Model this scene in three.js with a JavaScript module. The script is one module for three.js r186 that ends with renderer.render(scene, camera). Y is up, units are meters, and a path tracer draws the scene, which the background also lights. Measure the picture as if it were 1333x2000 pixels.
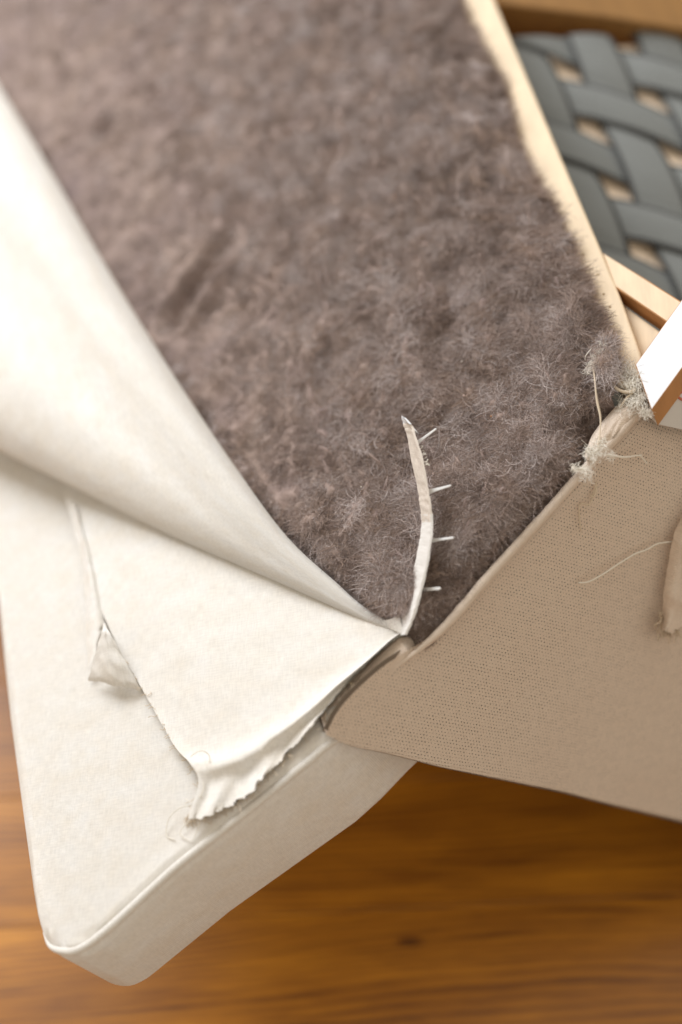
import * as THREE from 'three';
import { ImprovedNoise } from 'three/addons/math/ImprovedNoise.js';
import { mergeGeometries, mergeVertices, toCreasedNormals } from 'three/addons/utils/BufferGeometryUtils.js';
import { RectAreaLightUniformsLib } from 'three/addons/lights/RectAreaLightUniformsLib.js';
import { RoundedBoxGeometry } from 'three/addons/geometries/RoundedBoxGeometry.js';

// ---------------------------------------------------------------- camera, light, exposure
const scene = new THREE.Scene();
const V = (x, y, z) => new THREE.Vector3(x, y, z);
const H = 1.05, PITCH = 55 * Math.PI / 180, FOV = 39.6, FOCUS = 0.822;
const camera = new THREE.PerspectiveCamera(FOV, 682 / 1024, 0.02, 30);
camera.position.set(0, H, 0);
camera.lookAt(0, H - Math.sin(PITCH), -Math.cos(PITCH));
camera.focus = FOCUS; camera.userData.fStop = 1.85;
camera.updateMatrixWorld(true);
const renderer = new THREE.WebGLRenderer({ antialias: true });
renderer.toneMapping = THREE.LinearToneMapping;
renderer.toneMappingExposure = 1.2;
renderer.shadowMap.enabled = true;
RectAreaLightUniformsLib.init();
scene.background = new THREE.Color().setRGB(0.56, 0.495, 0.41);          // the dim room around, light walls

// the window the light comes from: far left, beyond the picture
const WIN = { at: V(-1.35, 2.05, -2.45), to: V(0.0, 0.35, -0.6), w: 1.7, h: 1.5, I: 9.6 };
const sun = new THREE.RectAreaLight(new THREE.Color().setRGB(0.95, 0.98, 1.03), WIN.I, WIN.w, WIN.h);
sun.position.copy(WIN.at); sun.lookAt(WIN.to); sun.name = 'window_light'; scene.add(sun);

// ---------------------------------------------------------------- helpers
let seed = 7;
const rnd = () => { seed = (seed + 0x6D2B79F5) | 0; let t = Math.imul(seed ^ seed >>> 15, 1 | seed); t = t + Math.imul(t ^ t >>> 7, 61 | t) ^ t; return ((t ^ t >>> 14) >>> 0) / 4294967296; };
const rr = (a, b) => a + (b - a) * rnd();
const IN = new ImprovedNoise();
const noise = (x, y, z = 0) => IN.noise(x + 31.7, y + 17.3, z + 5.1);
const fbm = (x, y, z = 0, n = 4) => { let s = 0, a = 1, f = 1; for (let i = 0; i < n; i++) { s += a * noise(x * f, y * f, z + i * 7.7); a *= 0.5; f *= 2.03; } return s; };
const sstep = (a, b, x) => { const t = Math.min(1, Math.max(0, (x - a) / (b - a))); return t * t * (3 - 2 * t); };
const mixv = (a, b, t) => a + (b - a) * t;
const C = (r, g, b) => new THREE.Color().setRGB(r, g, b);

// lines of sight: what the photograph shows at a pixel is found where that line meets a real plane of the chair
const K = 1000 / Math.tan(FOV * Math.PI / 360);
const FW = V(0, -Math.sin(PITCH), -Math.cos(PITCH)), RT = V(1, 0, 0), UPV = V(0, Math.cos(PITCH), -Math.sin(PITCH));
const EYE = camera.position.clone();
const ray = (px, py) => FW.clone().addScaledVector(RT, (px - 666.5) / K).addScaledVector(UPV, -(py - 1000) / K);
const atDepth = (px, py, d) => EYE.clone().addScaledVector(ray(px, py), d);
function planeFrom(o, n, u) { n = n.clone().normalize(); u = u.clone().addScaledVector(n, -u.dot(n)).normalize(); const v = n.clone().cross(u); return { o: o.clone(), n, u, v }; }
function on(pl, px, py, w = 0) { const d = ray(px, py), o = pl.o.clone().addScaledVector(pl.n, w); return EYE.clone().addScaledVector(d, o.sub(EYE).dot(pl.n) / d.dot(pl.n)); }
const local = (pl, p) => { const q = p.clone().sub(pl.o); return [q.dot(pl.u), q.dot(pl.v), q.dot(pl.n)]; };
const world = (pl, u, v, w = 0) => pl.o.clone().addScaledVector(pl.u, u).addScaledVector(pl.v, v).addScaledVector(pl.n, w);
const basis = (pl) => new THREE.Matrix4().makeBasis(pl.u, pl.v, pl.n).setPosition(pl.o);

const TAU = 23 * Math.PI / 180;
const T = planeFrom(atDepth(666.5, 1000, 0.86), V(-Math.sin(TAU), Math.cos(TAU), 0), V(Math.cos(TAU), Math.sin(TAU), 0));   // top face of the chair back
const T0 = (px, py, w = 0) => on(T, px, py, w);

const BASE = V(0.1, 0, -0.7);
const chair = new THREE.Group(); chair.name = 'upholstered_chair'; chair.position.copy(BASE); scene.add(chair);
chair.userData = { label: 'half stripped upholstered chair with brown batting showing beside its peeled back cream cover', category: 'chair' };
function add(parent, name, geo, m, kind) {
  geo.translate(-BASE.x, -BASE.y, -BASE.z);
  const o = new THREE.Mesh(geo, m); o.name = name; o.castShadow = o.receiveShadow = true;
  if (kind) o.userData.kind = kind;
  parent.add(o); return o;
}
// sheet from a point function f(i, j) -> Vector3 with uv function
function grid(nu, nv, f, uvf) {
  const pos = [], uv = [], idx = [];
  for (let j = 0; j <= nv; j++) for (let i = 0; i <= nu; i++) {
    const p = f(i / nu, j / nv); pos.push(p.x, p.y, p.z);
    const t = uvf ? uvf(i / nu, j / nv, p) : [p.x, p.z]; uv.push(t[0], t[1]);
  }
  for (let j = 0; j < nv; j++) for (let i = 0; i < nu; i++) { const a = j * (nu + 1) + i, b = a + 1, c = a + nu + 1, d = c + 1; idx.push(a, b, d, a, d, c); }
  const g = new THREE.BufferGeometry();
  g.setAttribute('position', new THREE.Float32BufferAttribute(pos, 3)); g.setAttribute('uv', new THREE.Float32BufferAttribute(uv, 2));
  g.setIndex(idx); g.computeVertexNormals(); return g;
}
const curve = (pts, tension = 0.5) => new THREE.CatmullRomCurve3(pts, false, 'catmullrom', tension);
// tube whose radius follows r(t), closed at the ends
function rope(pts, r, seg = 40, sides = 8, flat = 1, flatDir = null) {
  const c = Array.isArray(pts) ? curve(pts) : pts, fr = c.computeFrenetFrames(seg, false), pos = [], uv = [], idx = [], L = c.getLength();
  for (let i = 0; i <= seg; i++) {
    const t = i / seg, p = c.getPointAt(t), rad = typeof r === 'function' ? r(t) : r; let N = fr.normals[i], B = fr.binormals[i];
    if (flatDir) { const tg = fr.tangents[i]; N = flatDir.clone().addScaledVector(tg, -flatDir.dot(tg)).normalize(); B = tg.clone().cross(N); }
    for (let k = 0; k <= sides; k++) { const a = k / sides * Math.PI * 2; const q = p.clone().addScaledVector(N, Math.cos(a) * rad * flat).addScaledVector(B, Math.sin(a) * rad); pos.push(q.x, q.y, q.z); uv.push(t * L, k / sides * rad * 6.28); }
  }
  for (let i = 0; i < seg; i++) for (let k = 0; k < sides; k++) { const a = i * (sides + 1) + k, b = a + 1, cc = a + sides + 1, d = cc + 1; idx.push(a, cc, b, b, cc, d); }
  for (const [i, s] of [[0, 0], [seg, 1]]) { const m = pos.length / 3, p = c.getPointAt(i / seg); pos.push(p.x, p.y, p.z); uv.push(0, 0); for (let k = 0; k < sides; k++) { const a = i * (sides + 1) + k; s ? idx.push(m, a, a + 1) : idx.push(m, a + 1, a); } }
  const g = new THREE.BufferGeometry(); g.setAttribute('position', new THREE.Float32BufferAttribute(pos, 3)); g.setAttribute('uv', new THREE.Float32BufferAttribute(uv, 2)); g.setIndex(idx); g.computeVertexNormals(); return g;
}
// prism on a plane: outline in pixels -> outline on the plane at height w, extruded down by depth, with a rounded edge
function prism(pl, outline, w, depth, bevel = 0.001, segs = 3, curveSegs = 1) {
  const pts = outline.map(([x, y]) => { const l = local(pl, on(pl, x, y, w)); return new THREE.Vector2(l[0], l[1]); });
  if (THREE.ShapeUtils.isClockWise(pts)) pts.reverse();
  const g = new THREE.ExtrudeGeometry(new THREE.Shape(pts), { depth: depth - 2 * bevel, bevelEnabled: bevel > 0, bevelSize: bevel, bevelOffset: -bevel, bevelThickness: bevel, bevelSegments: segs, curveSegments: curveSegs });
  g.translate(0, 0, w - depth + bevel); g.applyMatrix4(basis(pl)); return g;
}
const interp = (tab) => (y) => { if (y <= tab[0][0]) return tab[0][1]; for (let i = 1; i < tab.length; i++) if (y <= tab[i][0]) { const [a, b] = tab[i - 1], [c, d] = tab[i]; return mixv(b, d, (y - a) / (c - a)); } return tab[tab.length - 1][1]; };

// ---------------------------------------------------------------- materials
function tex(w, h, f, srgb, rep) {
  const d = new Uint8Array(w * h * 4);
  for (let y = 0; y < h; y++) for (let x = 0; x < w; x++) { const c = f(x, y), i = (y * w + x) * 4; for (let k = 0; k < 3; k++) d[i + k] = Math.max(0, Math.min(255, (c.length ? c[k] : c) * 255)); d[i + 3] = 255; }
  const t = new THREE.DataTexture(d, w, h); t.wrapS = t.wrapT = THREE.RepeatWrapping; t.magFilter = THREE.LinearFilter; t.minFilter = THREE.LinearMipmapLinearFilter; t.generateMipmaps = true;
  if (srgb) t.colorSpace = THREE.SRGBColorSpace; if (rep) t.repeat.set(rep, rep); t.needsUpdate = true; return t;
}
const tile = (f, x, y, w, h) => { const a = x / w, b = y / h; return mixv(mixv(f(x, y), f(x - w, y), a), mixv(f(x, y - h), f(x - w, y - h), a), b); };
// fine cotton weave, 32 threads over 256 px = 24 mm
const weaveBump = tex(512, 512, (x, y) => { const cx = Math.sin(x / 8 * Math.PI), cy = Math.sin(y / 8 * Math.PI), o = ((x >> 3) + (y >> 3)) & 1; return 0.40 + 0.26 * Math.abs(o ? cx : cy) + 0.10 * noise(x * 0.5, y * 0.05) + 0.10 * noise(x * 0.05, y * 0.5) + 0.16 * tile((p, q) => fbm(p * 0.012, q * 0.012, 2, 4), x, y, 512, 512); }, false, 1 / 0.05);
const creamMap = tex(512, 512, (x, y) => { const n = tile((a, b) => fbm(a * 0.02, b * 0.02, 3, 4), x, y, 512, 512), s = noise(x * 0.37, y * 0.05) * 0.5 + noise(x * 0.05, y * 0.37) * 0.5 + 0.4 * noise(x * 0.8, y * 0.8), k = 0.895 + 0.012 * n + 0.06 * s; return [k, k * (0.984 + 0.012 * n), k * (0.955 + 0.03 * n)]; }, true, 1 / 0.16);
// the coarse tan weave with its pin holes: 12 cells over 384 px
const NC = 12, holeJit = Array.from({ length: NC * NC }, () => [rr(-2.5, 2.5), rr(-2.5, 2.5), rr(2.6, 5.0)]);
const hole = (x, y) => { const cs = 384 / NC; let m = 1; const i0 = Math.floor(x / cs), j0 = Math.floor(y / cs); for (let j = j0 - 1; j <= j0 + 1; j++) for (let i = i0 - 1; i <= i0 + 1; i++) { const q = holeJit[((j + NC) % NC) * NC + (i + NC) % NC]; const off = (j & 1) ? cs / 2 : 0; const dx = x - (i * cs + cs / 4 + off + q[0]), dy = y - (j * cs + cs / 2 + q[1]); m = Math.min(m, sstep(q[2] - 2, q[2] + 2, Math.hypot(dx, dy * 0.75))); } return m; };
const CELL = 384 / NC;
const tanBump = tex(384, 384, (x, y) => { const a = Math.abs(Math.sin(x / CELL * 2 * Math.PI)), b = Math.abs(Math.sin(y / CELL * 2 * Math.PI)), o = ((Math.floor(x / CELL * 2) + Math.floor(y / CELL * 2)) & 1); return 0.25 + 0.5 * (o ? a : b) * hole(x, y) + 0.3 * noise(x * 0.4, y * 0.4); }, false);
const tanMap = tex(384, 384, (x, y) => { const k = 0.915 + 0.055 * noise(x * 0.25, y * 0.25) + 0.05 * noise(x * 0.9, y * 0.2) + 0.03 * tile((a, b) => fbm(a * 0.02, b * 0.02, 9, 3), x, y, 384, 384); return [k, k * 0.927, k * 0.853]; }, true);
const tanHoles = tex(384, 384, (x, y) => hole(x, y), false);
const TANW = NC * 0.0022;
for (const t of [tanBump, tanMap, tanHoles]) t.repeat.set(1 / TANW, 1 / TANW);

const cardMap = tex(64, 64, (x, y) => { const k = 0.84 + 0.07 * noise(x * 0.5, y * 0.04) + 0.05 * noise(x * 0.9, y * 0.2, 4); return [k, k * 0.955, k * 0.905]; }, true, 1 / 0.02);
const paintMap = tex(256, 256, (x, y) => { const k = 0.845 + 0.012 * noise(x * 0.4, y * 0.03) + 0.01 * fbm(x * 0.03, y * 0.03), c = noise(x * 0.09, y * 0.09, 7) + 0.4 * noise(x * 0.3, y * 0.3, 2) > 0.86 ? 0.72 : 1; return [k * c * 0.985, k * c * 0.995, k * c * 1.012]; }, true, 1 / 0.06);
const std = (o) => new THREE.MeshStandardMaterial({ roughness: 0.9, side: THREE.DoubleSide, ...o });
const M = {
  cream: new THREE.MeshPhysicalMaterial({ map: creamMap, bumpMap: weaveBump, bumpScale: 0.0006, roughness: 0.95, side: THREE.DoubleSide, sheen: 0.1, sheenRoughness: 0.6, sheenColor: C(1, 0.98, 0.94) }),
  creamEdge: std({ color: C(0.72, 0.66, 0.56) }),
  tan: std({ map: tanMap, bumpMap: tanBump, bumpScale: 0.0006, alphaMap: tanHoles, alphaTest: 0.5, roughness: 0.95 }),
  tanPlain: std({ map: tanMap, bumpMap: tanBump, bumpScale: 0.0006, roughness: 0.95 }),
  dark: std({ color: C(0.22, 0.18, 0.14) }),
  batting: std({ color: 0xffffff, vertexColors: true, roughness: 1 }),
  fibre: std({ color: 0xffffff, roughness: 0.8 }),
  nail: new THREE.MeshStandardMaterial({ color: C(0.93, 0.95, 0.97), metalness: 0.12, roughness: 0.35, side: THREE.DoubleSide }),
  card: std({ map: cardMap, color: C(1, 1, 1) }),
  white: std({ color: C(0.74, 0.76, 0.79), roughness: 0.5 }),
  wrap: std({ color: C(0.70, 0.68, 0.65) }),
  thread: std({ color: C(0.66, 0.56, 0.43) }),
  paleThread: std({ color: C(0.80, 0.76, 0.68) }),
};
const pineMap = tex(256, 512, (x, y) => { const g = Math.sin((x * 0.10 + 2.2 * fbm(x * 0.02, y * 0.004, 1, 3)) * 2.2), k = 0.945 + 0.018 * g + 0.03 * noise(x * 0.7, y * 0.03) + 0.02 * fbm(x * 0.02, y * 0.02); return [k, k * 0.905, k * 0.765]; }, true, 1 / 0.2);
M.pine = std({ map: pineMap, color: C(0.80, 0.80, 0.80), roughness: 0.65 });
M.rawAndShadeSide = std({ map: pineMap, color: C(0.50, 0.31, 0.17), roughness: 0.7 });  // bare wood tone, doubling as painted shade on the cross rail
M.pineWarm = std({ map: pineMap, color: C(0.95, 0.72, 0.55), roughness: 0.7 });

// ---------------------------------------------------------------- floor
const floor = new THREE.Group(); floor.name = 'floor'; floor.userData.kind = 'structure'; scene.add(floor);
{
  const sub = new THREE.Mesh(new THREE.BoxGeometry(4.4, 0.04, 4.6).translate(0, -0.045, -1.2), std({ color: C(0.05, 0.03, 0.015) })); sub.name = 'subfloor'; floor.add(sub);
  const mats = [];
  for (let k = 0; k < 5; k++) {
    const W = 1024, Hh = 128, kn = Array.from({ length: 9 }, () => [rr(0, W), rr(0, Hh), rr(1.5, 5)]), cath = rr(200, 800), cy = rr(30, 98), off = rr(0, 90);
    const m = tex(W, Hh, (x, y) => {
      const dx = (x - cath) / 300, arch = 3.4 / (1 + dx * dx * 2.2);
      const yy = (y - cy) * (1 / (1 + arch * 0.5)) * 0.36 + 1.0 * fbm(x * 0.006, y * 0.02, off, 3);
      let g = 0.5 + 0.5 * Math.sin(yy * 4.6 + arch * 1.4 + off); g = Math.pow(g, 2.2);
      const fine = noise(x * 0.03, y * 1.1, off) * 0.5 + noise(x * 0.09, y * 2.3, off + 9) * 0.3;
      let d = 1 - 0.46 * g * (0.6 + 0.8 * fbm(x * 0.01, y * 0.04, off + 5, 2)) - 0.36 * fine + 0.16 * fbm(x * 0.008, y * 0.03, off + 3, 3);
      for (const [a, b, r] of kn) { const q = Math.hypot((x - a) * 0.45, y - b); d *= mixv(0.42, 1, sstep(r * 0.5, r * 1.6, q)); }
      return [0.70 * Math.pow(d, 0.8), 0.455 * d, 0.095 * Math.pow(d, 1.35)];
    }, true);
    m.wrapS = m.wrapT = THREE.MirroredRepeatWrapping;
    mats.push(new THREE.MeshPhysicalMaterial({ map: m, roughness: 0.42, clearcoat: 0.5, clearcoatRoughness: 0.28 }));
  }
  const BW = 0.105, BL = 4.4, rot = new THREE.Matrix4().makeRotationY(0.05);
  for (let r = -32; r < 12; r++) {
    const off = ((r * 7919) % 13 + 13) % 13 / 13 * 0.3;
    const g = new RoundedBoxGeometry(BL - 0.0006, 0.02, BW - 0.0005, 1, 0.0006);
    const p = g.attributes.position, uv = g.attributes.uv, fl = rnd() < 0.5 ? -1 : 1, o2 = rr(0, 1);
    for (let i = 0; i < p.count; i++) uv.setXY(i, fl * (p.getX(i) + o2 * 9) / 1.3, p.getZ(i) / BW + 0.5);
    g.translate(off, -0.01, r * BW); g.applyMatrix4(rot);
    const m = mats[Math.floor(rnd() * 5)]; const o = new THREE.Mesh(g, m); o.name = 'floor_board'; o.receiveShadow = true; floor.add(o);
  }
}

// ---------------------------------------------------------------- slab of the chair back, cream
const WELT = [[100, 1858], [215, 1765], [330, 1673], [470, 1562], [580, 1475], [660, 1405], [760, 1310], [860, 1228], [960, 1115], [1060, 1005], [1150, 905], [1195, 858], [1252, 796]];
{
  const left = [[-700, -200], [-345, 420], [-142, 830], [-14, 1170], [10, 1400], [36, 1600], ...new THREE.CatmullRomCurve3([[48, 1690], [57, 1755], [68, 1806], [85, 1842], [110, 1862], [140, 1866], [170, 1853], [205, 1823]].map(([x, y]) => V(x, y, 0))).getPoints(18).map((p) => [p.x, p.y])];
  const right = [[338, 1702], [588, 1502], [640, 1450], [690, 1392], [780, 1296], [860, 1196], [1100, 890], [1165, 740], [1130, 640], [960, 250], [850, -80], [800, -240]];
  const pts = left.concat(right);
  const body = prism(T, pts, 0, 0.088, 0.0095, 6);
  { // the pad is thinner towards its far left end
    const A = local(T, T0(100, 1858)), B = local(T, T0(760, 1310)), dx = B[0] - A[0], dy = B[1] - A[1], LL = dx * dx + dy * dy, p = body.attributes.position;
    for (let i = 0; i < p.count; i++) { const q = local(T, V(p.getX(i), p.getY(i), p.getZ(i))); const t = Math.max(-0.6, Math.min(1.3, ((q[0] - A[0]) * dx + (q[1] - A[1]) * dy) / LL)); if (q[2] < -0.02) { const r = world(T, q[0], q[1], q[2] * mixv(0.74, 1.06, t)); p.setXYZ(i, r.x, r.y, r.z); } }
    body.deleteAttribute('normal');
  }
  const slabG = mergeVertices(body, 1e-5); slabG.computeVertexNormals();
  add(chair, 'back_slab', toCreasedNormals(slabG, 0.6), M.cream);
  // piping sewn along the front edge
  const A = local(T, T0(104, 1866)), B = local(T, T0(640, 1450)), nx = -(B[1] - A[1]), ny = B[0] - A[0], nl = Math.hypot(nx, ny);
  add(chair, 'piping', rope([[76, 1822, 2], [92, 1850, 1], [118, 1862, 0], [150, 1860, 0], [205, 1823, 0], [338, 1702, 0], [460, 1605, 0], [588, 1502, 0], [640, 1452, 1.2], [680, 1414, 4.5], [710, 1386, 7]].map(([x, y, d]) => { const q = local(T, T0(x, y)); return world(T, q[0] + nx / nl * 0.0030, q[1] + ny / nl * 0.0030, -0.0032 - d * 0.002); }), (t) => 0.0025 * Math.min(1, 0.3 + 6 * t), 110, 12), M.cream);
}

// ---------------------------------------------------------------- brown batting
const eEdge = interp([[-300, -330], [170, -10], [510, 190], [720, 320], [910, 450], [1050, 550], [1140, 650], [1222, 765], [1262, 800]]);
const rEdge = interp([[-300, 740], [-60, 862], [0, 893], [60, 916], [130, 962], [180, 990], [230, 1001], [300, 1014], [340, 1036], [430, 1086], [520, 1126], [600, 1158], [650, 1186], [690, 1204], [740, 1226], [790, 1210], [830, 1182], [860, 1162], [905, 1142], [950, 1110], [1005, 1056], [1115, 957], [1228, 856], [1265, 820]]);
const segD = (x, y, ax, ay, bx, by) => { const t = Math.max(0, Math.min(1, ((x - ax) * (bx - ax) + (y - ay) * (by - ay)) / ((bx - ax) ** 2 + (by - ay) ** 2))); return Math.hypot(x - ax - t * (bx - ax), y - ay - t * (by - ay)); };
const grooves = [[458, 492, 342, 662, 20, 20], [50, -60, 68, 240, 26, 9], [232, 245, 205, 290, 16, 11], [1000, 330, 960, 420, 14, 7], [1045, 480, 1030, 560, 13, 7], [985, 610, 1000, 720, 14, 7], [1085, 590, 1060, 680, 12, 6], [960, 60, 975, 120, 14, 8], [870, 60, 880, 150, 16, 7], [1000, 900, 940, 960, 16, 6], [1080, 850, 1040, 920, 14, 6], [615, 900, 632, 1010, 22, 8], [975, 215, 962, 300, 16, 8], [905, 130, 930, 190, 18, 7], [900, 360, 880, 430, 18, 6], [1010, 470, 985, 600, 16, 5], [940, 560, 930, 640, 16, 5], [110, 330, 90, 350, 22, 8], [1040, 560, 1050, 640, 12, 4], [800, 1010, 760, 1090, 22, 5], [1065, 700, 1010, 760, 16, 5], [900, 1180, 950, 1120, 14, 6], [430, 830, 400, 900, 24, 5], [1150, 720, 1160, 790, 24, 15], [690, 330, 640, 420, 30, 3], [300, 800, 340, 700, 24, 4], [830, 640, 860, 760, 20, 4]];
for (let i = 0; i < 34; i++) { const y = rr(-40, 690), x = rEdge(y) - 14 - 200 * rnd() ** 1.3, L = rr(30, 95), a = rr(-0.45, 0.35); grooves.push([x - Math.sin(a) * L / 2, y - L / 2, x + Math.sin(a) * L / 2, y + L / 2, rr(7, 14), rr(4, 10)]); }
for (let i = 0; i < 22; i++) { const y = rr(690, 1150), x = rEdge(y) - 30 - 190 * rnd() ** 1.4, L = rr(20, 60), a = rr(-0.9, 0.3); grooves.push([x - Math.sin(a) * L / 2, y - L / 2, x + Math.sin(a) * L / 2, y + L / 2, rr(7, 12), rr(3, 7)]); }
const battingH = (px, py) => {
  const [u, v] = local(T, T0(px, py)), R = sstep(350, 1000, px + 0.12 * (py - 500));
  let h = 0.0125 + 0.0030 * noise(u * 13, v * 10, 2) + 0.0028 * noise(u * 34 + 2 * noise(u * 9, v * 9), v * 20, 4);
  h += (0.0016 + 0.0022 * R) * noise(u * 46 + 1.2 * noise(u * 14, v * 10, 5), v * 9 + 3, 12);
  h += (0.0005 + 0.0042 * R) * (0.7 - Math.abs(noise(u * 62 + 2.0 * noise(u * 22, v * 22, 8), v * 20, 6)) * 2.6) + 0.0032 * R * Math.min(0.1, noise(u * 130, v * 85, 26)) + 0.015 * R * Math.min(0, 0.12 + noise(u * 34 + noise(u * 12, v * 12, 2), v * 13, 16));
  h += (0.0006 + 0.0012 * R) * noise(u * 190, v * 150, 1) + 0.0006 * noise(u * 420, v * 420, 3);
  for (const [ax, ay, bx, by, r, d] of grooves) { const q = segD(px, py, ax, ay, bx, by) / r; if (q < 2.6) { const t = Math.max(0, Math.min(1, ((px - ax) * (bx - ax) + (py - ay) * (by - ay)) / ((bx - ax) ** 2 + (by - ay) ** 2))), tp = Math.sin(Math.PI * (0.06 + 0.88 * t)), sd = (px - ax) * (by - ay) - (py - ay) * (bx - ax) > 0 ? 0.5 : 0.2; h -= tp * d * 0.001 * Math.exp(-q * q * (1.6 - 0.6 * tp)); h += tp * d * 0.001 * sd * Math.exp(-((q - 1.5) ** 2) * 2.5); } }
  const tuft = Math.hypot((px - 1112) / 34, (py - 720) / 60); h += 0.006 * Math.exp(-tuft * tuft);
  h -= 0.004 * Math.exp(-(((px - 1165) / 34) ** 2) - (((py - 700) / 50) ** 2));
  h = Math.max(h, 0.0008);
  const dr = (rEdge(py) - px), near = py > 800 ? sstep(4, 75, dr) : 1; h = mixv(-0.006, h, near);
  if (py > 950) h = mixv(-0.004, h, mixv(1, sstep(-6, 60, px - eEdge(py)), sstep(950, 1100, py)));
  if (py < 690) h = mixv(h, 0.0042, 0.7 * (1 - sstep(0, 40, dr)));
  return h;
};
const battingPt = (a, b, lift = 0) => { const py = mixv(-110, 1262, b), rag = py < 700 ? 13 * fbm(py * 0.03, 1, 2, 4) : 0, x0 = eEdge(py) - mixv(95, 12, sstep(700, 1200, py)), x1 = rEdge(py) + rag; const px = mixv(x0, x1, a); return [px, py, battingH(px, py) + lift]; };
{
  const NU = 360, NV = 420;
  const g = grid(NU, NV, (a, b) => { const [x, y, h] = battingPt(a, b); const p = T0(x, y, 0); return p.addScaledVector(T.n, a > 0.999 && y < 700 ? 0.0024 : h); });
  const p = g.attributes.position, col = new Float32Array(p.count * 3);
  for (let i = 0; i < p.count; i++) {
    const [u, v] = local(T, V(p.getX(i), p.getY(i), p.getZ(i)));
    const a = 0.5 + 0.5 * fbm(u * 90, v * 55, 11, 4), c = fbm(u * 22, v * 17, 15, 3), s = sstep(0.5, 0.95, a);
    const k = mixv(0.72, 1.25, a) * (1 + 0.12 * c);
    col.set([0.25 * k + 0.05 * s, 0.187 * k + 0.042 * s, 0.162 * k + 0.04 * s - 0.01 * c], i * 3);
  }
  g.setAttribute('color', new THREE.BufferAttribute(col, 3));
  const bat = add(chair, 'batting', g, M.batting);

  // the fibres of the batting: tangles of curled hairs, nobody could count them
  const tangle = (n, spread, len, w, lift, par = 9, curl = 1) => {
    const pos = [], idx = [];
    for (let f = 0; f < n; f++) {
      let x = rr(-spread, spread), y = rr(0, lift), z = rr(-spread, spread), a = Math.PI / 2 + rr(-1, 1) * par + (rnd() < 0.5 ? Math.PI : 0), e = rr(-0.12, 0.18), S = 7, st = rr(0.4, 1) * len / S, cv = rr(-0.5, 0.5) * curl, wd = w * rr(0.5, 1.3), tilt = rr(0, 3.14);
      for (let s = 0; s <= S; s++) {
        const nx = -Math.sin(a) * Math.cos(tilt), nz = Math.cos(a) * Math.cos(tilt), ny = Math.sin(tilt), ww = wd * (s === S ? 0.25 : 1), m = pos.length / 3;
        pos.push(x - nx * ww, y - ny * ww, z - nz * ww, x + nx * ww, y + ny * ww, z + nz * ww);
        if (s) idx.push(m - 2, m - 1, m + 1, m - 2, m + 1, m);
        x += Math.cos(a) * Math.cos(e) * st; z += Math.sin(a) * Math.cos(e) * st; y = Math.max(-0.0008, y + Math.sin(e) * st); a += cv * rr(0.3, 1.4); e = e * 0.5 + rr(-0.2, 0.17); cv += rr(-0.25, 0.25) * curl;
      }
    }
    const g = new THREE.BufferGeometry(); g.setAttribute('position', new THREE.Float32BufferAttribute(pos, 3)); g.setIndex(idx); g.computeVertexNormals(); return g;
  };
  const tones = [C(0.35, 0.268, 0.232), C(0.175, 0.126, 0.106), C(0.43, 0.35, 0.32), C(0.58, 0.51, 0.495), C(0.36, 0.262, 0.205)];
  const q = new THREE.Quaternion(), up = V(0, 1, 0), q0 = new THREE.Quaternion().setFromUnitVectors(up, T.n), m4 = new THREE.Matrix4(), q1 = new THREE.Quaternion(), sc = V(1, 1, 1);
  const scatter = (name, geo, count, place, tone, smin, smax, turn) => {
    const im = new THREE.InstancedMesh(geo, M.fibre, count); im.name = name; im.userData.kind = 'stuff'; let k = 0;
    while (k < count) {
      const pt = place(); if (!pt) continue; const [x, y, h] = pt;
      const p = T0(x, y, 0).addScaledVector(T.n, h).sub(BASE);
      q1.setFromAxisAngle(up, turn ? turn(x, y) : rr(0, 6.283)); q.copy(q0).multiply(q1); const s = rr(smin, smax); sc.set(s, s * rr(0.7, 1.4), s);
      im.setMatrixAt(k, m4.compose(p, q, sc)); im.setColorAt(k, tone(x, y)); k++;
    }
    bat.add(im); return im;
  };
  const body = () => { const p = battingPt(0.06 + 0.94 * Math.sqrt(rnd()), rnd(), -0.0006); const m = p[1] < 700 ? 12 : p[1] < 790 ? 12 : 40; return p[0] > rEdge(p[1]) - m || (p[1] > 900 && p[0] < eEdge(p[1]) + 25) || p[1] > 1195 ? null : p; };
  const pick = (x, y) => { const n = 1.2 * fbm(x * 0.07, y * 0.030, 21, 4); let t = n > 0.35 && rnd() < 0.6 ? 3 : n > 0.1 && rnd() < 0.6 ? 2 : n < -0.25 && rnd() < 0.7 ? 1 : rnd() < 0.25 ? 4 : 0; return tones[t].clone().multiplyScalar(rr(0.72, 1.25)); };
  const flow = (x, y) => 0.35 + 1.6 * fbm(x * 0.0035, y * 0.0035, 40, 2) + rr(-0.35, 0.35);
  for (let v = 0; v < 3; v++) scatter('fibre_fuzz', tangle(64, 0.0055, 0.0062, 0.000055, 0.0009, 9, 0.7), 4600, body, pick, 0.7, 1.35);
  for (let v = 0; v < 4; v++) scatter('matted_fibres', tangle(44, 0.0060, 0.012, 0.000055, 0.0008, 1.2, 0.45), 2400, body, pick, 0.6, 1.3, flow);
  const pale = () => { const p = battingPt(0.35 + 0.65 * Math.pow(rnd(), 0.6), rnd(), 0.0004); const n = fbm(p[0] * 0.02, p[1] * 0.016, 60, 2); return n < 0.12 || p[0] > rEdge(p[1]) - (p[1] < 700 ? 14 : 44) || (p[1] > 900 && p[0] < eEdge(p[1]) + 30) || p[1] > 1180 ? null : p; };
  for (let v = 0; v < 2; v++) scatter('pale_wisps', tangle(46, 0.0045, 0.013, 0.000055, 0.0014, 1.2, 0.5), 700, pale, () => tones[rnd() < 0.5 ? 3 : 2].clone().multiplyScalar(rr(0.8, 1.15)), 0.6, 1.3, flow);
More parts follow.
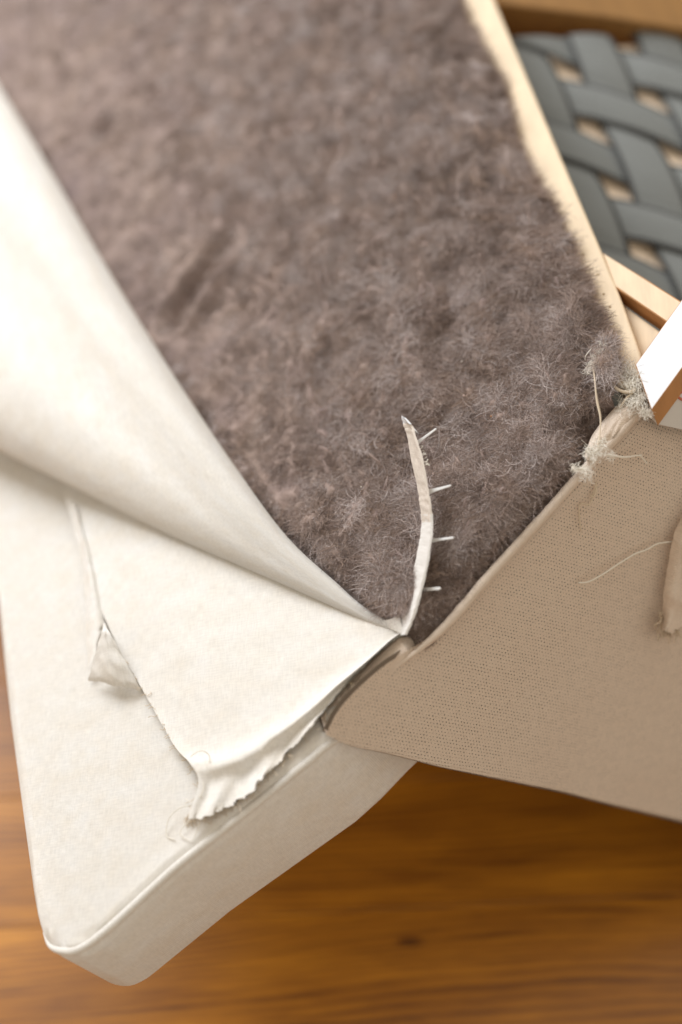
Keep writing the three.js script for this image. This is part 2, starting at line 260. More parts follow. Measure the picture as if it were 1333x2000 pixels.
  scatter('stray_fibres', tangle(7, 0.006, 0.020, 0.00007, 0.004, 9, 0.5), 700, () => { const p = battingPt(0.45 + 0.53 * rnd(), rnd(), 0.0002); return p[0] > rEdge(p[1]) - (p[1] < 700 ? 22 : 48) || (p[1] > 900 && p[0] < eEdge(p[1]) + 30) || p[1] > 1180 ? null : p; }, () => tones[rnd() < 0.55 ? 3 : 2].clone().multiplyScalar(rr(0.7, 1.15)), 0.6, 1.2);
  scatter('edge_fibres', tangle(40, 0.0020, 0.005, 0.000055, 0.0010, 9, 0.7), 2600, () => { const p = battingPt(rnd(), 0.62 + 0.37 * rnd(), -0.0003), d = rEdge(p[1]) - p[0], e = p[0] - eEdge(p[1]); return (d > 8 && d < 60 && e > 14) || (e > 12 && e < 40 && d > 12) ? p : null; }, pick, 0.6, 1.2);
  // tufts pulled up along the torn edge, and bits of lint caught in the padding
  for (let v = 0; v < 2; v++) scatter('pulled_tufts', tangle(70, 0.0022, 0.017, 0.00006, 0.0045, 0.7, 0.5), 170, () => { const p = battingPt(1 - 0.16 * rnd() ** 1.6, rnd() * 0.62, 0.0008); return p[0] > rEdge(p[1]) - 10 || p[1] > 690 ? null : p; }, pick, 0.7, 1.25, (x, y) => flow(x, y) + rr(-0.5, 0.5));
  scatter('lint_specks', new THREE.IcosahedronGeometry(0.0005, 1), 70, () => { const p = battingPt(0.4 + 0.58 * rnd(), rnd() * 0.9, 0.0011); return p[0] > rEdge(p[1]) - 30 || (p[1] > 900 && p[0] < eEdge(p[1]) + 40) ? null : p; }, () => [C(0.7, 0.64, 0.56), C(0.55, 0.30, 0.16), C(0.62, 0.48, 0.44), C(0.05, 0.04, 0.04)][Math.floor(rnd() * 4)], 0.5, 1.5);
  // hairs hanging over the rail and the torn corner
  scatter('fringe_fibres', tangle(26, 0.0026, 0.009, 0.00006, 0.0018, 9, 0.6), 1800, () => { const p = battingPt(1 - 0.02 * rnd(), rnd() * 0.6, 0.0002); p[2] = Math.max(p[2], 0.003); p[0] += rr(-10, 1); return p; }, pick, 0.7, 1.3);
}

// ---------------------------------------------------------------- pine frame: rail along the batting, cross rail, block
const rail = prism(T, [[852, -90], [893, 10], [1000, 250], [1090, 470], [1158, 640], [1200, 740], [1262, 745], [1252, 690], [1216, 590], [1175, 490], [1079, 268], [967, 4], [930, -90]], 0.0022, 0.042, 0.0016);
const frameRail = add(chair, 'frame_rail', rail, M.pine);
add(chair, 'cross_rail', prism(T, [[1177, 493], [1260, 543], [1350, 600], [1318, 640], [1200, 560]], 0.0005, 0.016, 0.001), [M.pine, M.rawAndShadeSide]);  // sides get a darker brown: shade painted into the colour
add(chair, 'corner_block', prism(T, [[1212, 588], [1228, 603], [1288, 646], [1330, 680], [1280, 730], [1236, 700]], -0.009, 0.03, 0.0012), M.pine);
{ // old staple holes in the rail
  const marks = []; const spots = [[1008, 222], [1018, 262], [1052, 350], [1063, 402], [1085, 418], [1108, 455], [1150, 520], [1168, 537], [1192, 600], [1200, 660], [1140, 497], [1195, 655], [1180, 575]];
  for (const [x, y] of spots) { const g = new THREE.CylinderGeometry(0.0006, 0.0005, 0.0008, 7); g.scale(rr(0.8, 2.6), 1, rr(0.7, 1.4)); g.applyQuaternion(new THREE.Quaternion().setFromUnitVectors(V(0, 1, 0), T.n)); const p = T0(x, y, 0.0021); g.translate(p.x, p.y, p.z); marks.push(g); }
  const mg = mergeGeometries(marks); add(frameRail, 'staple_holes', mg, std({ color: C(0.30, 0.19, 0.09) }), 'stuff');
}

// ---------------------------------------------------------------- tan side panel
const pA = T0(652, 1442, -0.002), pB = T0(1255, 790, 0), pC = atDepth(1340, 1615, 0.95);
const S = planeFrom(pA, pC.clone().sub(pA).cross(pB.clone().sub(pA)), pB.clone().sub(pA));
if (S.n.dot(EYE.clone().sub(pA)) < 0) { S.n.negate(); S.v.negate(); }
{
  const topC = curve([[634, 1430], [666, 1374], [742, 1302], [856, 1228], [960, 1117], [1060, 1006], [1150, 905], [1195, 862], [1250, 803], [1292, 822], [1345, 836], [1420, 850], [1900, 960]].map(([x, y]) => { const l = local(S, on(S, x, y)); return V(l[0], l[1], 0); }));
  const botC = curve([[634, 1432], [684, 1454], [760, 1470], [870, 1498], [1000, 1528], [1150, 1563], [1333, 1608], [1420, 1630], [1900, 1755]].map(([x, y]) => { const l = local(S, on(S, x, y)); return V(l[0], l[1], 0); }));
  const ripple = (u, v) => 0.0026 * noise(u * 9, v * 9, 3) + 0.001 * noise(u * 20, v * 20, 8) + 0.0005 * noise(u * 40, v * 40, 5);
  const face = (dz) => grid(110, 70, (a, b) => {
    const t = topC.getPointAt(a), q = botC.getPointAt(a), bb = Math.min(1, b / 0.9); const p = t.lerp(q, bb);
    let w = ripple(p.x, p.y) + dz, e = Math.max(0, b - 0.9) / 0.1;
    const dTop = bb < 0.5 ? bb : 1; w -= 0.004 * (1 - sstep(0, 0.03, dTop)) * sstep(0.2, 0.3, a); w += 0.0022 * (1 - sstep(0.1, 0.26, a));
    return world(S, p.x, p.y, w - Math.min(e, 0.12) * 0.05).add(V(0, -0.06, -1).multiplyScalar(Math.max(0, e - 0.12) * 0.34));  // unseen underside return, added to block light from the floor below
  }, (a, b, p) => { const l = local(S, p); return [l[0], l[1] + (b > 0.9 ? l[2] : 0)]; });
  add(chair, 'side_panel', face(0), M.tan);
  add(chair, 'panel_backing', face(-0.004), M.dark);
  // welt that runs between the batting and the panel
  const wl = WELT.slice(6).map(([x, y], i) => T0(x + 2, y + 3, 0.0002));
  add(chair, 'welt', rope(wl, (t) => 0.0029 * Math.min(1, 0.3 + 3 * t) * (1 + 0.12 * noise(t * 40, 2)), 140, 10), M.tanPlain);
  // fabric turned over the edge beside the torn corner
  add(chair, 'turned_edge', grid(30, 12, (a, b) => { const o = curve([[1148, 902], [1195, 856], [1252, 795]].map(([x, y]) => V(x, y, 0))).getPoint(a), i = curve([[1142, 890], [1160, 845], [1205, 792], [1248, 752]].map(([x, y]) => V(x, y, 0))).getPoint(a); const p = o.lerp(i, b); return T0(p.x, p.y, 0.003 + 0.004 * Math.sin(b * 2.6) + 0.001 * noise(a * 9, b * 4) - 0.002 * b); }, (a, b, p) => { const l = local(T, p); return [l[0], l[1]]; }), M.tanPlain);
}
// padded tan end of the welt under the torn edge
add(chair, 'padded_edge', rope([[806, 1250], [775, 1276], [735, 1310], [690, 1349], [640, 1392], [590, 1436]].map(([x, y], i) => T0(x, y, -0.001 - i * 0.0006)), (t) => 0.0082 * Math.sqrt(Math.min(1, t / 0.07 + 0.03)) * (1 - 0.45 * t), 90, 14, 0.62, T.n), M.tanPlain);

// ---------------------------------------------------------------- peeled back cream cover
{
  const Es = [[776, 1222], [718, 1190], [660, 1140], [560, 1047], [460, 912], [330, 718], [200, 508], [90, 318], [0, 172], [-140, -60]];
  const Cs = [[770, 1232], [716, 1213], [640, 1180], [490, 1114], [360, 1058], [240, 1000], [100, 930], [0, 880], [-120, 810], [-330, 640]];
  const hs = [1.5, 4, 9, 19, 30, 42, 53, 61, 66, 70].map((x) => x * 0.001);
  const prof = [[0.22, 0.03], [0.08, 0.12], [0, 0.5], [0.03, 0.72], [0.12, 0.93], [0.26, 1.0], [0.40, 0.86], [0.54, 0.80], [0.72, 0.84], [0.88, 0.70], [0.97, 0.50], [1.0, 0.34], [0.96, 0.17], [0.85, 0.08], [0.7, 0.05]];
  const prof0 = [[0.22, 0.03], [0.08, 0.12], [0, 0.5], [0.03, 0.74], [0.12, 0.94], [0.26, 1.0], [0.40, 0.98], [0.54, 0.92], [0.72, 0.82], [0.88, 0.62], [0.97, 0.42], [1.0, 0.28], [0.97, 0.14], [0.88, 0.07], [0.7, 0.05]];
  const rows = Es.map((e, i) => curve(prof.map(([s, k1], n) => { const k = mixv(prof0[n][1], k1, sstep(3, 8, i)); return [s, k]; }).map(([s, k]) => T0(mixv(e[0], Cs[i][0], s), mixv(e[1], Cs[i][1], s), hs[i] * k + 0.004))));
  const NA = 90, NB = 110, cols = []; const pts = rows.map((r) => r.getPoints(NB));
  for (let j = 0; j <= NB; j++) cols.push(curve(pts.map((r) => r[j])).getPoints(NA));
  const fold = grid(NA, NB, (a, b) => { const i = Math.round(a * NA), j = Math.round(b * NB), p = cols[j][i].clone(); return p.addScaledVector(T.n, 0.0008 * fbm(p.x * 22, p.z * 22, 1, 2) * (0.3 + a)); }, (a, b) => [a * 0.5, b * 0.28]);

  const L = curve([[100, 900], [128, 975], [160, 1080], [200, 1195], [240, 1280], [285, 1358], [340, 1455], [372, 1492], [388, 1530], [366, 1600]].map(([x, y]) => V(x, y, 0)));
  const Tp = curve([[100, 900], [240, 985], [400, 1060], [560, 1130], [700, 1200], [772, 1228]].map(([x, y]) => V(x, y, 0)));
  const Bt = curve([[366, 1600], [400, 1596], [440, 1578], [485, 1552], [520, 1512], [560, 1472], [610, 1416], [660, 1355], [705, 1306], [752, 1262], [790, 1236]].map(([x, y]) => V(x, y, 0)));
  const R = (b) => V(mixv(772, 790, b), mixv(1228, 1236, b), 0);
  const c00 = V(100, 900, 0), c10 = V(772, 1228, 0), c01 = V(366, 1600, 0), c11 = V(790, 1236, 0);
  const sheetPt = (a, b) => {
    const tp = Tp.getPoint(a), bt = Bt.getPoint(a), l = L.getPoint(b), r = R(b);
    const p = tp.multiplyScalar(1 - b).add(bt.multiplyScalar(b)).add(l.multiplyScalar(1 - a)).add(r.multiplyScalar(a))
      .sub(c00.clone().multiplyScalar((1 - a) * (1 - b))).sub(c10.clone().multiplyScalar(a * (1 - b))).sub(c01.clone().multiplyScalar((1 - a) * b)).sub(c11.clone().multiplyScalar(a * b));
    const rag = b > 0.985 ? 5.5 * noise(a * 31, 3, 1) + 3.0 * noise(a * 120, 3, 5) + 1.6 * noise(a * 330, 3, 7) : 0; p.x += rag * (1 - 0.75 * sstep(0.45, 0.7, a)); p.y += rag * 0.9 * (1 - 0.75 * sstep(0.45, 0.7, a));
    let w = 0.0045 + 0.0006 * fbm(p.x * 0.012, p.y * 0.012, 4, 3);
    w += 0.006 * Math.exp(-((a - 0.30) ** 2) * 14) * (1 - sstep(0.25, 0.9, b));
    const rb = mixv(0.80, 0.74, a), d = (b - rb) / 0.07; w += (0.008 * (1 - 0.5 * a)) * Math.exp(-d * d) * sstep(0.02, 0.2, a + 0.06);
    w += 0.0022 * Math.sin(a * 26 + b * 5) * sstep(rb, 1, b) * (1 - a);
    w += 0.002 * sstep(rb, 1, b) + 0.0016 * noise(a * 14, b * 9, 3) * sstep(0.5, 1, b);
    w += 0.005 * (1 - sstep(0, 0.09, a)) * sstep(0.55, 0.85, b);
    return T0(p.x, p.y, w);
  };
  const sheet = grid(170, 120, sheetPt, (a, b, p) => { const l = local(T, p); return [l[0], l[1]]; });
  const under = sheet.clone(); { const p = under.attributes.position; for (let i = 0; i < p.count; i++) p.setXYZ(i, p.getX(i) - T.n.x * 0.0011, p.getY(i) - T.n.y * 0.0011, p.getZ(i) - T.n.z * 0.0011); }
  const cover = add(chair, 'peeled_cover', mergeGeometries([fold, sheet, under]), M.cream);
  // frayed threads along the torn edges of the cover
  const fray = (base, name, m) => add(cover, name, base, m);
  const th = [];
  const strand = (x, y, w, dx, dy, n = 5, r = 0.00022, curl = 6) => { const p = []; let cx = x, cy = y, ww = w; for (let i = 0; i < n; i++) { p.push(T0(cx, cy, ww)); cx += dx / n + rr(-curl, curl); cy += dy / n + rr(-curl, curl); ww += rr(-0.0012, 0.0010); } return rope(p, r, 14, 5); };
  for (let i = 0; i < 260; i++) { const a = Math.pow(rnd(), 1.5) * 0.8, p = Bt.getPoint(a); th.push(strand(p.x - 2, p.y - 2, 0.0015 + 0.003 * a, rr(-8, 14), rr(0, 20), 5, 0.00013, 4)); }
  for (let i = 0; i < 46; i++) { const b = rr(0.45, 1), p = L.getPoint(b); th.push(strand(p.x + 2, p.y, 0.006, rr(-18, 2), rr(-4, 12), 4, 0.00018, 4)); }
  fray(mergeGeometries(th), 'frayed_threads', M.thread); cover.children[0].userData.kind = 'stuff';
  const long = (pts, r = 0.00026) => fray(rope(pts.map(([x, y, w]) => T0(x, y, w)), r, 40, 6), 'loose_thread', M.paleThread);
  long([[372, 1478, 0.014], [392, 1466, 0.017], [408, 1474, 0.014], [410, 1490, 0.011]]);
  long([[380, 1572, 0.004], [352, 1578, 0.006], [330, 1600, 0.004], [326, 1632, 0.001], [342, 1640, 0.001]]);
  long([[386, 1590, 0.004], [372, 1600, 0.004], [352, 1628, 0.002], [376, 1640, 0.001], [392, 1606, 0.003]]);
  long([[388, 1505, 0.008], [398, 1540, 0.009], [380, 1566, 0.008], [362, 1560, 0.006]]);
  // torn scrap lifting at the left edge
  add(chair, 'torn_scrap', grid(24, 24, (a, b) => { const t = V(204, 1215, 0), l = V(172, 1328, 0), r = V(277, 1350, 0), m = l.clone().lerp(r, a); const p = t.lerp(m, b); return T0(p.x + 2 * noise(a * 9, b * 9), p.y + (b > 0.95 ? 4 * noise(a * 14, 2) : 0), 0.005 + 0.020 * Math.pow(1 - b, 0.7) * sstep(0, 0.15, b) + 0.004 * Math.sin(a * 4) * b + 0.001 * noise(a * 5, b * 5)); }, (a, b, p) => { const l = local(T, p); return [l[0], l[1]]; }), M.cream);
  add(chair, 'torn_scrap', grid(10, 30, (a, b) => { const l = curve([[140, 985], [156, 1060], [164, 1140], [168, 1240], [172, 1320]].map(([x, y]) => V(x, y, 0))).getPoint(b), r = curve([[150, 985], [185, 1110], [200, 1190], [205, 1215], [200, 1240]].map(([x, y]) => V(x, y, 0))).getPoint(b); const p = l.lerp(r, a); return T0(p.x + 3 * noise(a * 3, b * 20), p.y, 0.005 + 0.005 * Math.sin(a * 3.1)); }, (a, b, p) => { const l = local(T, p); return [l[0], l[1]]; }), M.cream);
}

// ---------------------------------------------------------------- tack strip standing out of the torn corner
{
  const st = [[812, 785, 788, 46], [832, 789, 802, 44], [850, 793, 811, 43], [900, 802, 826, 39], [950, 813, 835, 34], [985, 818, 841, 31], [1020, 822, 844, 27], [1050, 819, 842, 25], [1100, 810, 835, 21], [1150, 799, 823, 16], [1190, 784, 812, 12], [1215, 772, 803, 9], [1240, 764, 792, 6]];
  const cl = curve(st.map(([y, l, r, w], i) => T0(l + (i > 1 ? 2.5 : 0), y, (w - 4) * 0.001))), cr = curve(st.map(([y, l, r, w], i) => T0(r - (i > 1 ? 3 : 0), i < 1 ? 816 : y, (w + 4) * 0.001)));
  const n0 = V(1, 0.1, 0.1).normalize(), TH = 0.0014;
  const ring = [[0, 0], [0.5, 0.0003], [1, 0], [1, TH], [0, TH]];
  const body = (t0, t1, inset = 0) => grid(4, 60, (a, b) => { const k = Math.round(a * 4), t = mixv(t0, t1, b), q = ring[k === 4 ? 0 : k]; const kk = k === 4 ? ring[0] : q; const wob = 1 + 0; const p = cl.getPoint(t).lerp(cr.getPoint(t), mixv(kk[0], 0.5, inset)); const e = 0.0005 * noise(t * 40, k * 2, 3); return p.addScaledVector(n0, kk[1] + e); }, (a, b) => [a * 0.02, b * 0.18]);
  const strip = add(chair, 'tack_strip', body(0.06, 0.50).toNonIndexed(), M.card);
  strip.geometry.computeVertexNormals();
  const w1 = body(0.46, 1, -0.10).toNonIndexed(); w1.computeVertexNormals();
  add(strip, 'fabric_wrap', w1, M.wrap);
  const tipG = body(0, 0.065, -0.15).toNonIndexed(); tipG.computeVertexNormals();
  add(strip, 'torn_tip', tipG, M.white);
  add(strip, 'torn_spur', rope([T0(806, 838, 0.046), T0(811, 841, 0.046), T0(817, 846, 0.045)], (t) => 0.0011 * (1.05 - t), 10, 6), M.white);
  const tack = (bx, by, tx, ty, w, w2, wb, wt) => { const b = T0(bx, by, w), t = T0(tx, ty, w2), ax = t.clone().sub(b), L = ax.length(); ax.normalize(); const sd = UPV.clone(); sd.addScaledVector(ax, -sd.dot(ax)).normalize(); const nn = ax.clone().cross(sd);
    const sh = new THREE.Shape([new THREE.Vector2(-0.003, -wb), new THREE.Vector2(0.0, -wb), new THREE.Vector2(L * 0.35, -wb * 0.62), new THREE.Vector2(L * 0.95, -wt), new THREE.Vector2(L, -wt * 0.3), new THREE.Vector2(L, wt * 0.3), new THREE.Vector2(L * 0.95, wt), new THREE.Vector2(L * 0.35, wb * 0.62), new THREE.Vector2(0, wb), new THREE.Vector2(-0.003, wb)]);
    const g = new THREE.ExtrudeGeometry(sh, { depth: 0.0006, bevelEnabled: true, bevelSize: 0.0002, bevelThickness: 0.0002, bevelSegments: 2, bevelOffset: -0.0002 }); g.translate(0, 0, -0.0003); g.applyMatrix4(new THREE.Matrix4().makeBasis(ax, sd, nn).setPosition(b)); add(strip, 'tack', g, M.nail); };
  tack(814, 866, 853, 837, 0.039, 0.044, 0.0012, 0.0005); tack(836, 961, 882, 948, 0.032, 0.036, 0.0015, 0.0005); tack(842, 1056, 887, 1050, 0.022, 0.026, 0.0013, 0.0006); tack(823, 1152, 861, 1149, 0.013, 0.017, 0.0015, 0.0008);
  const lint = []; for (let i = 0; i < 16; i++) { const y = rr(870, 912), x = 818 + (y - 868) * 0.30, w = 0.040; lint.push(rope([T0(x, y, w), T0(x + rr(2, 6), y + rr(-3, 2), w + 0.001), T0(x + rr(4, 11), y + rr(-5, 3), w)], 0.00018, 8, 4)); }
  const lg = add(strip, 'lint', mergeGeometries(lint), M.paleThread); lg.userData.kind = 'stuff';
  // small gusset of fabric at its foot
  add(chair, 'fabric_gusset', grid(12, 8, (a, b) => { const p = V(mixv(742, 780, a), mixv(1213, 1200, a) + 3 * Math.sin(a * 3), 0).lerp(V(mixv(758, 790, a), mixv(1226, 1240, a), 0), b); return T0(p.x, p.y, 0.0045 + 0.004 * a + 0.002 * Math.sin(a * 3) * (1 - b)); }, (a, b, p) => { const l = local(T, p); return [l[0], l[1]]; }), M.cream);
}

// ---------------------------------------------------------------- torn corner: threads and fringe
{
  const cord = (pts, r0, m = M.thread, seg = 50, r = typeof r0 === 'number' ? (t) => r0 * 1.3 * (1 + 0.25 * noise(t * 22, r0 * 9000)) : r0) => add(chair, 'loose_thread', rope(pts.map(([x, y, w]) => T0(x, y, w)), r, seg, 7), m);
  cord([[1176, 655, 0.012], [1174, 668, 0.014], [1178, 682, 0.015], [1170, 700, 0.016]], 0.0006);
  cord([[1170, 694, 0.016], [1160, 712, 0.018], [1162, 740, 0.019], [1166, 780, 0.015], [1173, 815, 0.011], [1172, 845, 0.009], [1168, 880, 0.008]], (t) => 0.0006 + 0.0003 * Math.sin(t * 14) * t);
  cord([[1173, 692, 0.016], [1184, 712, 0.015], [1190, 735, 0.013], [1204, 758, 0.012], [1225, 766, 0.011], [1242, 762, 0.010]], 0.00075);
  cord([[1178, 700, 0.012], [1196, 720, 0.011], [1206, 745, 0.010], [1222, 758, 0.009], [1243, 757, 0.009]], 0.0007, M.paleThread);
  cord([[1192, 708, 0.009], [1200, 728, 0.010], [1216, 748, 0.010], [1244, 753, 0.008]], 0.0008);
  cord([[1196, 703, 0.008], [1212, 728, 0.010], [1228, 742, 0.009], [1246, 745, 0.007]], 0.0007);
  cord([[1242, 762, 0.010], [1224, 778, 0.009], [1212, 796, 0.006]], 0.0005);
  cord([[1168, 880, 0.008], [1155, 886, 0.009], [1146, 880, 0.010]], 0.0009, M.paleThread);
  cord([[1150, 918, 0.005], [1136, 916, 0.007], [1124, 918, 0.008], [1118, 911, 0.009]], 0.0008, M.paleThread);
  const onS = (pts, r, m = M.paleThread, n = 'loose_thread') => add(chair, n, rope(pts.map(([x, y, w]) => on(S, x, y, w)), r, 50, 6), m);
  onS([[1170, 886, 0.005], [1195, 890, 0.007], [1220, 893, 0.008], [1244, 890, 0.008], [1252, 892, 0.007], [1264, 905, 0.005]], (t) => 0.0008 - 0.0003 * t);
  onS([[1244, 890, 0.008], [1254, 889, 0.008]], 0.0005);
  onS([[1130, 1138, 0.0022], [1150, 1136, 0.003], [1180, 1120, 0.004], [1204, 1104, 0.003], [1240, 1082, 0.003], [1262, 1074, 0.004], [1285, 1062, 0.004], [1312, 1058, 0.004]], 0.00055);
  onS([[1166, 940, 0.003], [1160, 962, 0.004], [1152, 985, 0.004], [1134, 985, 0.004], [1132, 1010, 0.003], [1136, 1040, 0.003]], 0.0004, M.thread);
  onS([[1166, 950, 0.004], [1162, 968, 0.005], [1153, 968, 0.004]], 0.0005, M.thread);
  // a bundle of pulled yarns between the torn scrap and the rail
  for (let i = 0; i < 11; i++) { const t = i / 10, x0 = mixv(1180, 1204, t) + rr(-3, 3), y0 = mixv(690, 704, t) + rr(-4, 4), sg = rr(6, 16); cord([[x0, y0, rr(0.010, 0.014)], [x0 + rr(4, 10), y0 + 18 + sg * 0.5, rr(0.010, 0.014)], [x0 + rr(18, 26), y0 + 36 + sg, 0.011], [mixv(1236, 1250, t) + rr(-4, 4), mixv(768, 740, t) + rr(-3, 3), 0.009]], rr(0.0003, 0.00055), rnd() < 0.5 ? M.thread : M.paleThread, 30); }
  for (let i = 0; i < 9; i++) { const x0 = rr(1150, 1180), y0 = rr(680, 725); cord([[x0, y0, 0.016], [x0 + rr(-14, 8), y0 + rr(4, 16), 0.018], [x0 + rr(-18, 10), y0 + rr(12, 30), 0.016]], rr(0.00012, 0.00024), M.paleThread, 16); }
  // fuzz of broken yarn ends where the cover tore away
  const fz = [];
  const clump = (x, y, w, n0, spread, len, r) => { const n = n0 * 2; for (let i = 0; i < n; i++) { let cx = x + (rnd() + rnd() - 1) * spread * 1.5, cy = y + (rnd() + rnd() - 1) * spread * 1.5, ww = w + rr(-0.001, 0.003); const a = rr(0, 6.28), cu = rr(-0.8, 0.8), p = []; for (let k = 0; k < 5; k++) { p.push(T0(cx, cy, ww)); cx += Math.cos(a + k * cu) * len / 5 + rr(-1.5, 1.5); cy += Math.sin(a + k * cu) * len / 5 + rr(-1.5, 1.5); ww += rr(-0.0008, 0.0010); } fz.push(rope(p, r * 0.5, 10, 4)); } };
  clump(1177, 672, 0.014, 26, 4, 9, 0.0002); clump(1172, 688, 0.015, 34, 5, 10, 0.0002); clump(1164, 702, 0.016, 44, 6, 12, 0.00022); clump(1156, 716, 0.017, 44, 6, 13, 0.00022); clump(1150, 726, 0.015, 22, 5, 12, 0.0002); clump(1228, 724, 0.008, 60, 13, 20, 0.00022); clump(1246, 775, 0.008, 80, 14, 24, 0.00022); clump(1212, 735, 0.009, 60, 12, 26, 0.00024); clump(1236, 745, 0.010, 50, 10, 24, 0.00024); clump(1225, 790, 0.006, 40, 14, 18, 0.0002);
  clump(1156, 884, 0.008, 60, 11, 16, 0.00022); clump(1124, 914, 0.007, 34, 6, 10, 0.0002); clump(1144, 922, 0.006, 40, 12, 14, 0.0002); clump(1172, 868, 0.007, 40, 12, 16, 0.0002); clump(1262, 806, 0.007, 60, 8, 12, 0.0002); clump(1100, 790, 0.010, 40, 3, 5, 0.0002); clump(1190, 888, 0.006, 30, 10, 9, 0.0002);
  add(chair, 'yarn_fuzz', mergeGeometries(fz), M.paleThread, 'stuff');
  // dark ragged staple line along the panel's top edge, right of the corner
  const dk = []; for (let i = 0; i < 70; i++) { const t = rnd(), x = mixv(1262, 1345, t), y = mixv(806, 834, Math.pow(t, 0.8)) + rr(-4, 3); dk.push(rope([on(S, x, y, 0.003), on(S, x + rr(-4, 4), y + rr(-5, 3), 0.005), on(S, x + rr(-6, 8), y + rr(-6, 4), 0.004)], 0.00025, 8, 4)); }
  add(chair, 'ragged_edge', mergeGeometries(dk), std({ color: C(0.20, 0.16, 0.13) }), 'stuff');
  // torn strip that hangs over the panel at the right border of the picture
  const sL = [[1345, 985], [1322, 1030], [1310, 1075], [1302, 1120], [1296, 1160], [1294, 1200], [1290, 1232]], sR = [[1400, 1000], [1385, 1050], [1372, 1100], [1362, 1150], [1352, 1190], [1340, 1215], [1316, 1236]];
  const cL = curve(sL.map(([x, y]) => V(x, y, 0))), cR = curve(sR.map(([x, y]) => V(x, y, 0)));
  add(chair, 'hanging_strip', grid(16, 40, (a, b) => { const p = cL.getPoint(b).lerp(cR.getPoint(b), a); return on(S, p.x + 1.5 * noise(a * 5, b * 30), p.y + (b > 0.96 ? 10 * noise(a * 12, 4) : 0), 0.006 + 0.009 * Math.sin(Math.min(1, a * 2.2) * 1.6) + 0.003 * noise(b * 7, 1)); }, (a, b, p) => { const l = local(S, p); return [l[0], l[1]]; }), M.tanPlain);
  const hf = []; for (let i = 0; i < 60; i++) { let x = rr(1290, 1330), y = rr(1195, 1236); const p = []; for (let k = 0; k < 5; k++) { p.push(on(S, x, y, 0.007 + rr(-0.002, 0.004))); x += rr(-6, 5); y += rr(-2, 11); } hf.push(rope(p, 0.00035, 12, 4)); }
  add(chair, 'yarn_fuzz', mergeGeometries(hf), M.thread, 'stuff');
}

// ---------------------------------------------------------------- white painted stretcher and block at the right border
{
  const bd = prism(T, [[1241, 712], [1350, 560], [1470, 400], [1560, 420], [1420, 590], [1345, 702], [1273, 800]], 0.012, 0.016, 0.0005);
  add(chair, 'painted_stretcher', bd, [std({ map: paintMap, roughness: 0.55 }), M.rawAndShadeSide]);
  const bl = add(chair, 'whitewashed_block', prism(S, [[1266, 806], [1282, 795], [1290, 790], [1300, 780], [1309, 775], [1318, 766], [1330, 760], [1345, 748], [1430, 700], [1460, 860], [1345, 842], [1290, 830]], 0.010, 0.004, 0.0004), std({ color: C(0.62, 0.60, 0.57) }));
  add(bl, 'red_pencil_mark', rope([[1336, 764], [1326, 768], [1324, 774], [1334, 781], [1345, 779]].map(([x, y]) => on(S, x, y, 0.0102)), 0.0008, 24, 6), std({ color: C(0.50, 0.16, 0.10) }));
}

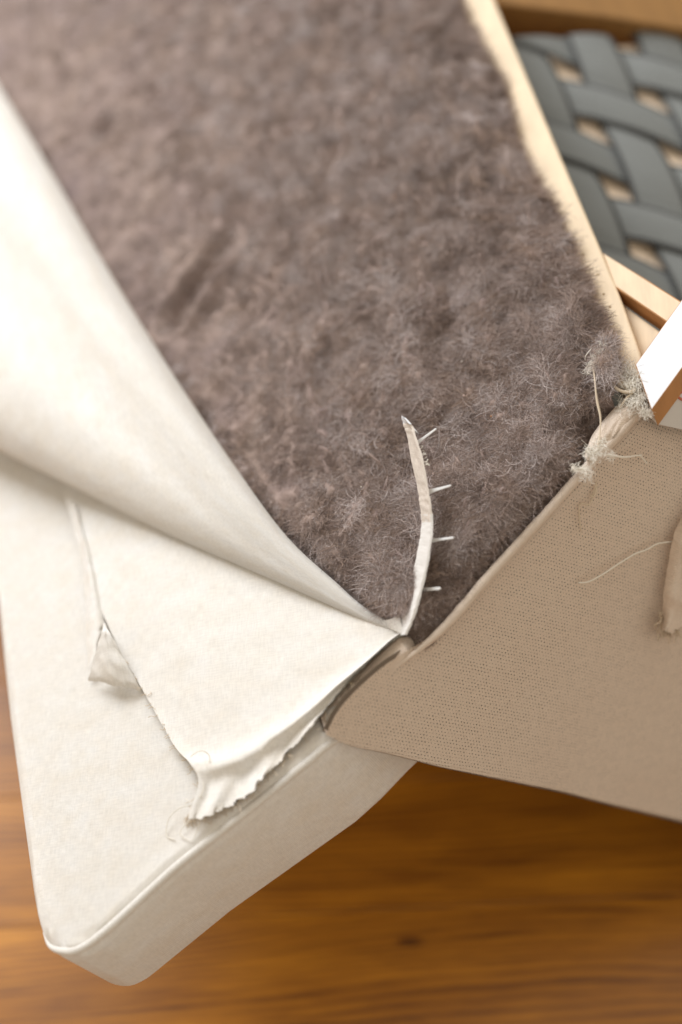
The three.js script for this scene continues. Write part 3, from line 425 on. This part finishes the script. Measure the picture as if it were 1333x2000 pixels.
// ---------------------------------------------------------------- webbed seat behind the rail
{
  const WB = planeFrom(atDepth(1205, 368, 1.06), V(0.10, 1, 0.12), V(1, 0, 0));
  const h = (x, y) => { const l = local(WB, on(WB, x, y)); return new THREE.Vector2(l[0], l[1]); };
  const o = h(1155, 250), a = h(1322, 305).sub(o), b = h(1205, 368).sub(o);
  const wm = tex(64, 64, (x, y) => { const k = (0.47 + 0.13 * Math.sin(y * Math.PI / 2) * Math.sin(x * Math.PI / 2) + 0.05 * noise(x * 0.6, y * 0.6)) * (Math.min(x, 63 - x) < 6 ? 0.52 : 1); return [k * 0.98, k * 1.01, k * 1.0]; }, true);  // darker borders paint the shade along the strap edges into the colour
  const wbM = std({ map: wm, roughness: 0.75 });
  const seat = new THREE.Group(); seat.name = 'webbed_seat'; chair.add(seat);
  // straps end where the far rail of the seat is
  const e0 = h(955, 82), e1 = h(1345, 62), en = new THREE.Vector2(-(e1.y - e0.y), e1.x - e0.x).normalize();
  const side = (p) => (p.x - e0.x) * en.x + (p.y - e0.y) * en.y;
  const inSign = Math.sign(side(h(1200, 300)));
  const strap = (dirA, k) => {
    const al = dirA ? a : b, ac = dirA ? b : a, wid = dirA ? 0.33 : 0.34;   // half width in units of the other direction
    const c0 = o.clone().addScaledVector(ac, k + 0.5);
    // span limits
    let t0 = -5, t1 = 5; const s0 = side(c0) * inSign, sd = (al.x * en.x + al.y * en.y) * inSign; const tc = -s0 / sd; if (sd > 0) t0 = Math.max(t0, tc); else t1 = Math.min(t1, tc);
    const okAt = (t) => { const p = c0.clone().addScaledVector(al, t); return local(T, world(WB, p.x, p.y, 0))[2] < -0.03; };
    while (t0 < t1 && !okAt(t0)) t0 += 0.02; while (t1 > t0 && !okAt(t1)) t1 -= 0.02;
    if (t1 - t0 < 0.3) return;
    const N = Math.ceil((t1 - t0) * 14);
    const end = (s) => { const c = c0.clone().addScaledVector(ac, s); return -side(c) * inSign / sd; };
    const tt = (x, y) => { const s = (x - 0.5) * 2 * wid, e = end(s); let a0 = t0, a1 = t1; if (sd > 0) a0 = tc > t0 - 0.03 ? e : Math.max(t0, e); else a1 = tc < t1 + 0.03 ? e : Math.min(t1, e); return mixv(a0, a1, y); };
    const g = grid(8, N, (x, y) => {
      const t = tt(x, y), s = (x - 0.5) * 2 * wid, p = c0.clone().addScaledVector(al, t).addScaledVector(ac, s);
      const ph = Math.cos((t - 0.5) * Math.PI) * (((k % 2) + 2) % 2 ? -1 : 1) * (dirA ? 1 : -1) * -1;
      const q = Math.sign(ph) * Math.pow(Math.abs(ph), 0.7);
      return world(WB, p.x, p.y, 0.0027 * q + 0.0022 * (1 - (2 * x - 1) ** 2) + 0.0006 * noise(t * 3, x * 2, k));
    }, (x, y) => [x, tt(x, y) * 3]);
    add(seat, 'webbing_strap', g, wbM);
  };
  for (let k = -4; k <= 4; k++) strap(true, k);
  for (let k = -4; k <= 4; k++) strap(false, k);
  const cloth = [h(900, 90), h(1345, 72), h(1500, 60), h(1500, 760), h(1100, 760)];
  const cg = new THREE.ShapeGeometry(new THREE.Shape(cloth)); cg.applyMatrix4(basis(WB)); cg.translate(...WB.n.clone().multiplyScalar(-0.0068).toArray());
  add(seat, 'seat_lining', cg, std({ color: C(0.85, 0.70, 0.54) }));
  const rl = (x, y) => { const l = local(WB, on(WB, x, y, 0.012)); return new THREE.Vector2(l[0], l[1]); };
  const rp = [rl(900, -2), rl(1180, 32), rl(1500, 84), rl(1560, -120), rl(880, -200)];
  const rg = new THREE.ExtrudeGeometry(new THREE.Shape(THREE.ShapeUtils.isClockWise(rp) ? rp.reverse() : rp), { depth: 0.07, bevelEnabled: true, bevelSize: 0.002, bevelThickness: 0.002, bevelOffset: -0.002, bevelSegments: 2 }); rg.translate(0, 0, 0.012 - 0.072); rg.applyMatrix4(basis(WB));
  add(seat, 'seat_rail', rg, std({ map: pineMap, color: C(0.30, 0.19, 0.075), roughness: 0.6 }));
  // legs under the frame, beyond the picture
  const leg = (p) => { const top = p.y - 0.01; const g = new RoundedBoxGeometry(0.045, top, 0.045, 2, 0.004); g.translate(p.x, top / 2, p.z); add(chair, 'chair_leg', g, M.pineWarm); };
  leg(world(WB, ...h(1480, 240).toArray(), -0.03)); leg(T0(700, -230, -0.09)); leg(on(S, 1800, 1300, -0.06));
}

// ---------------------------------------------------------------- window that lights the chair, beyond the left border
{
  const z = WIN.to.clone().sub(WIN.at).normalize();
  const win = new THREE.Group(); win.name = 'window'; win.userData = { label: 'bright window with a white frame that lights the chair', category: 'window' }; scene.add(win);
  win.position.copy(WIN.at).addScaledVector(z, -0.03); win.lookAt(WIN.to);
  const pane = new THREE.Mesh(new THREE.PlaneGeometry(WIN.w, WIN.h), new THREE.MeshStandardMaterial({ color: 0x000000, emissive: C(1, 0.98, 0.95), emissiveIntensity: 2.0 })); pane.name = 'pane'; win.add(pane);
  const bars = []; for (const s of [-1, 1]) { bars.push(new THREE.BoxGeometry(0.06, WIN.h + 0.12, 0.04).translate(s * (WIN.w / 2 + 0.03), 0, 0), new THREE.BoxGeometry(WIN.w, 0.06, 0.04).translate(0, s * (WIN.h / 2 + 0.03), 0)); }
  const fr = new THREE.Mesh(mergeGeometries(bars), M.white); fr.name = 'frame'; win.add(fr);
}

renderer.render(scene, camera);
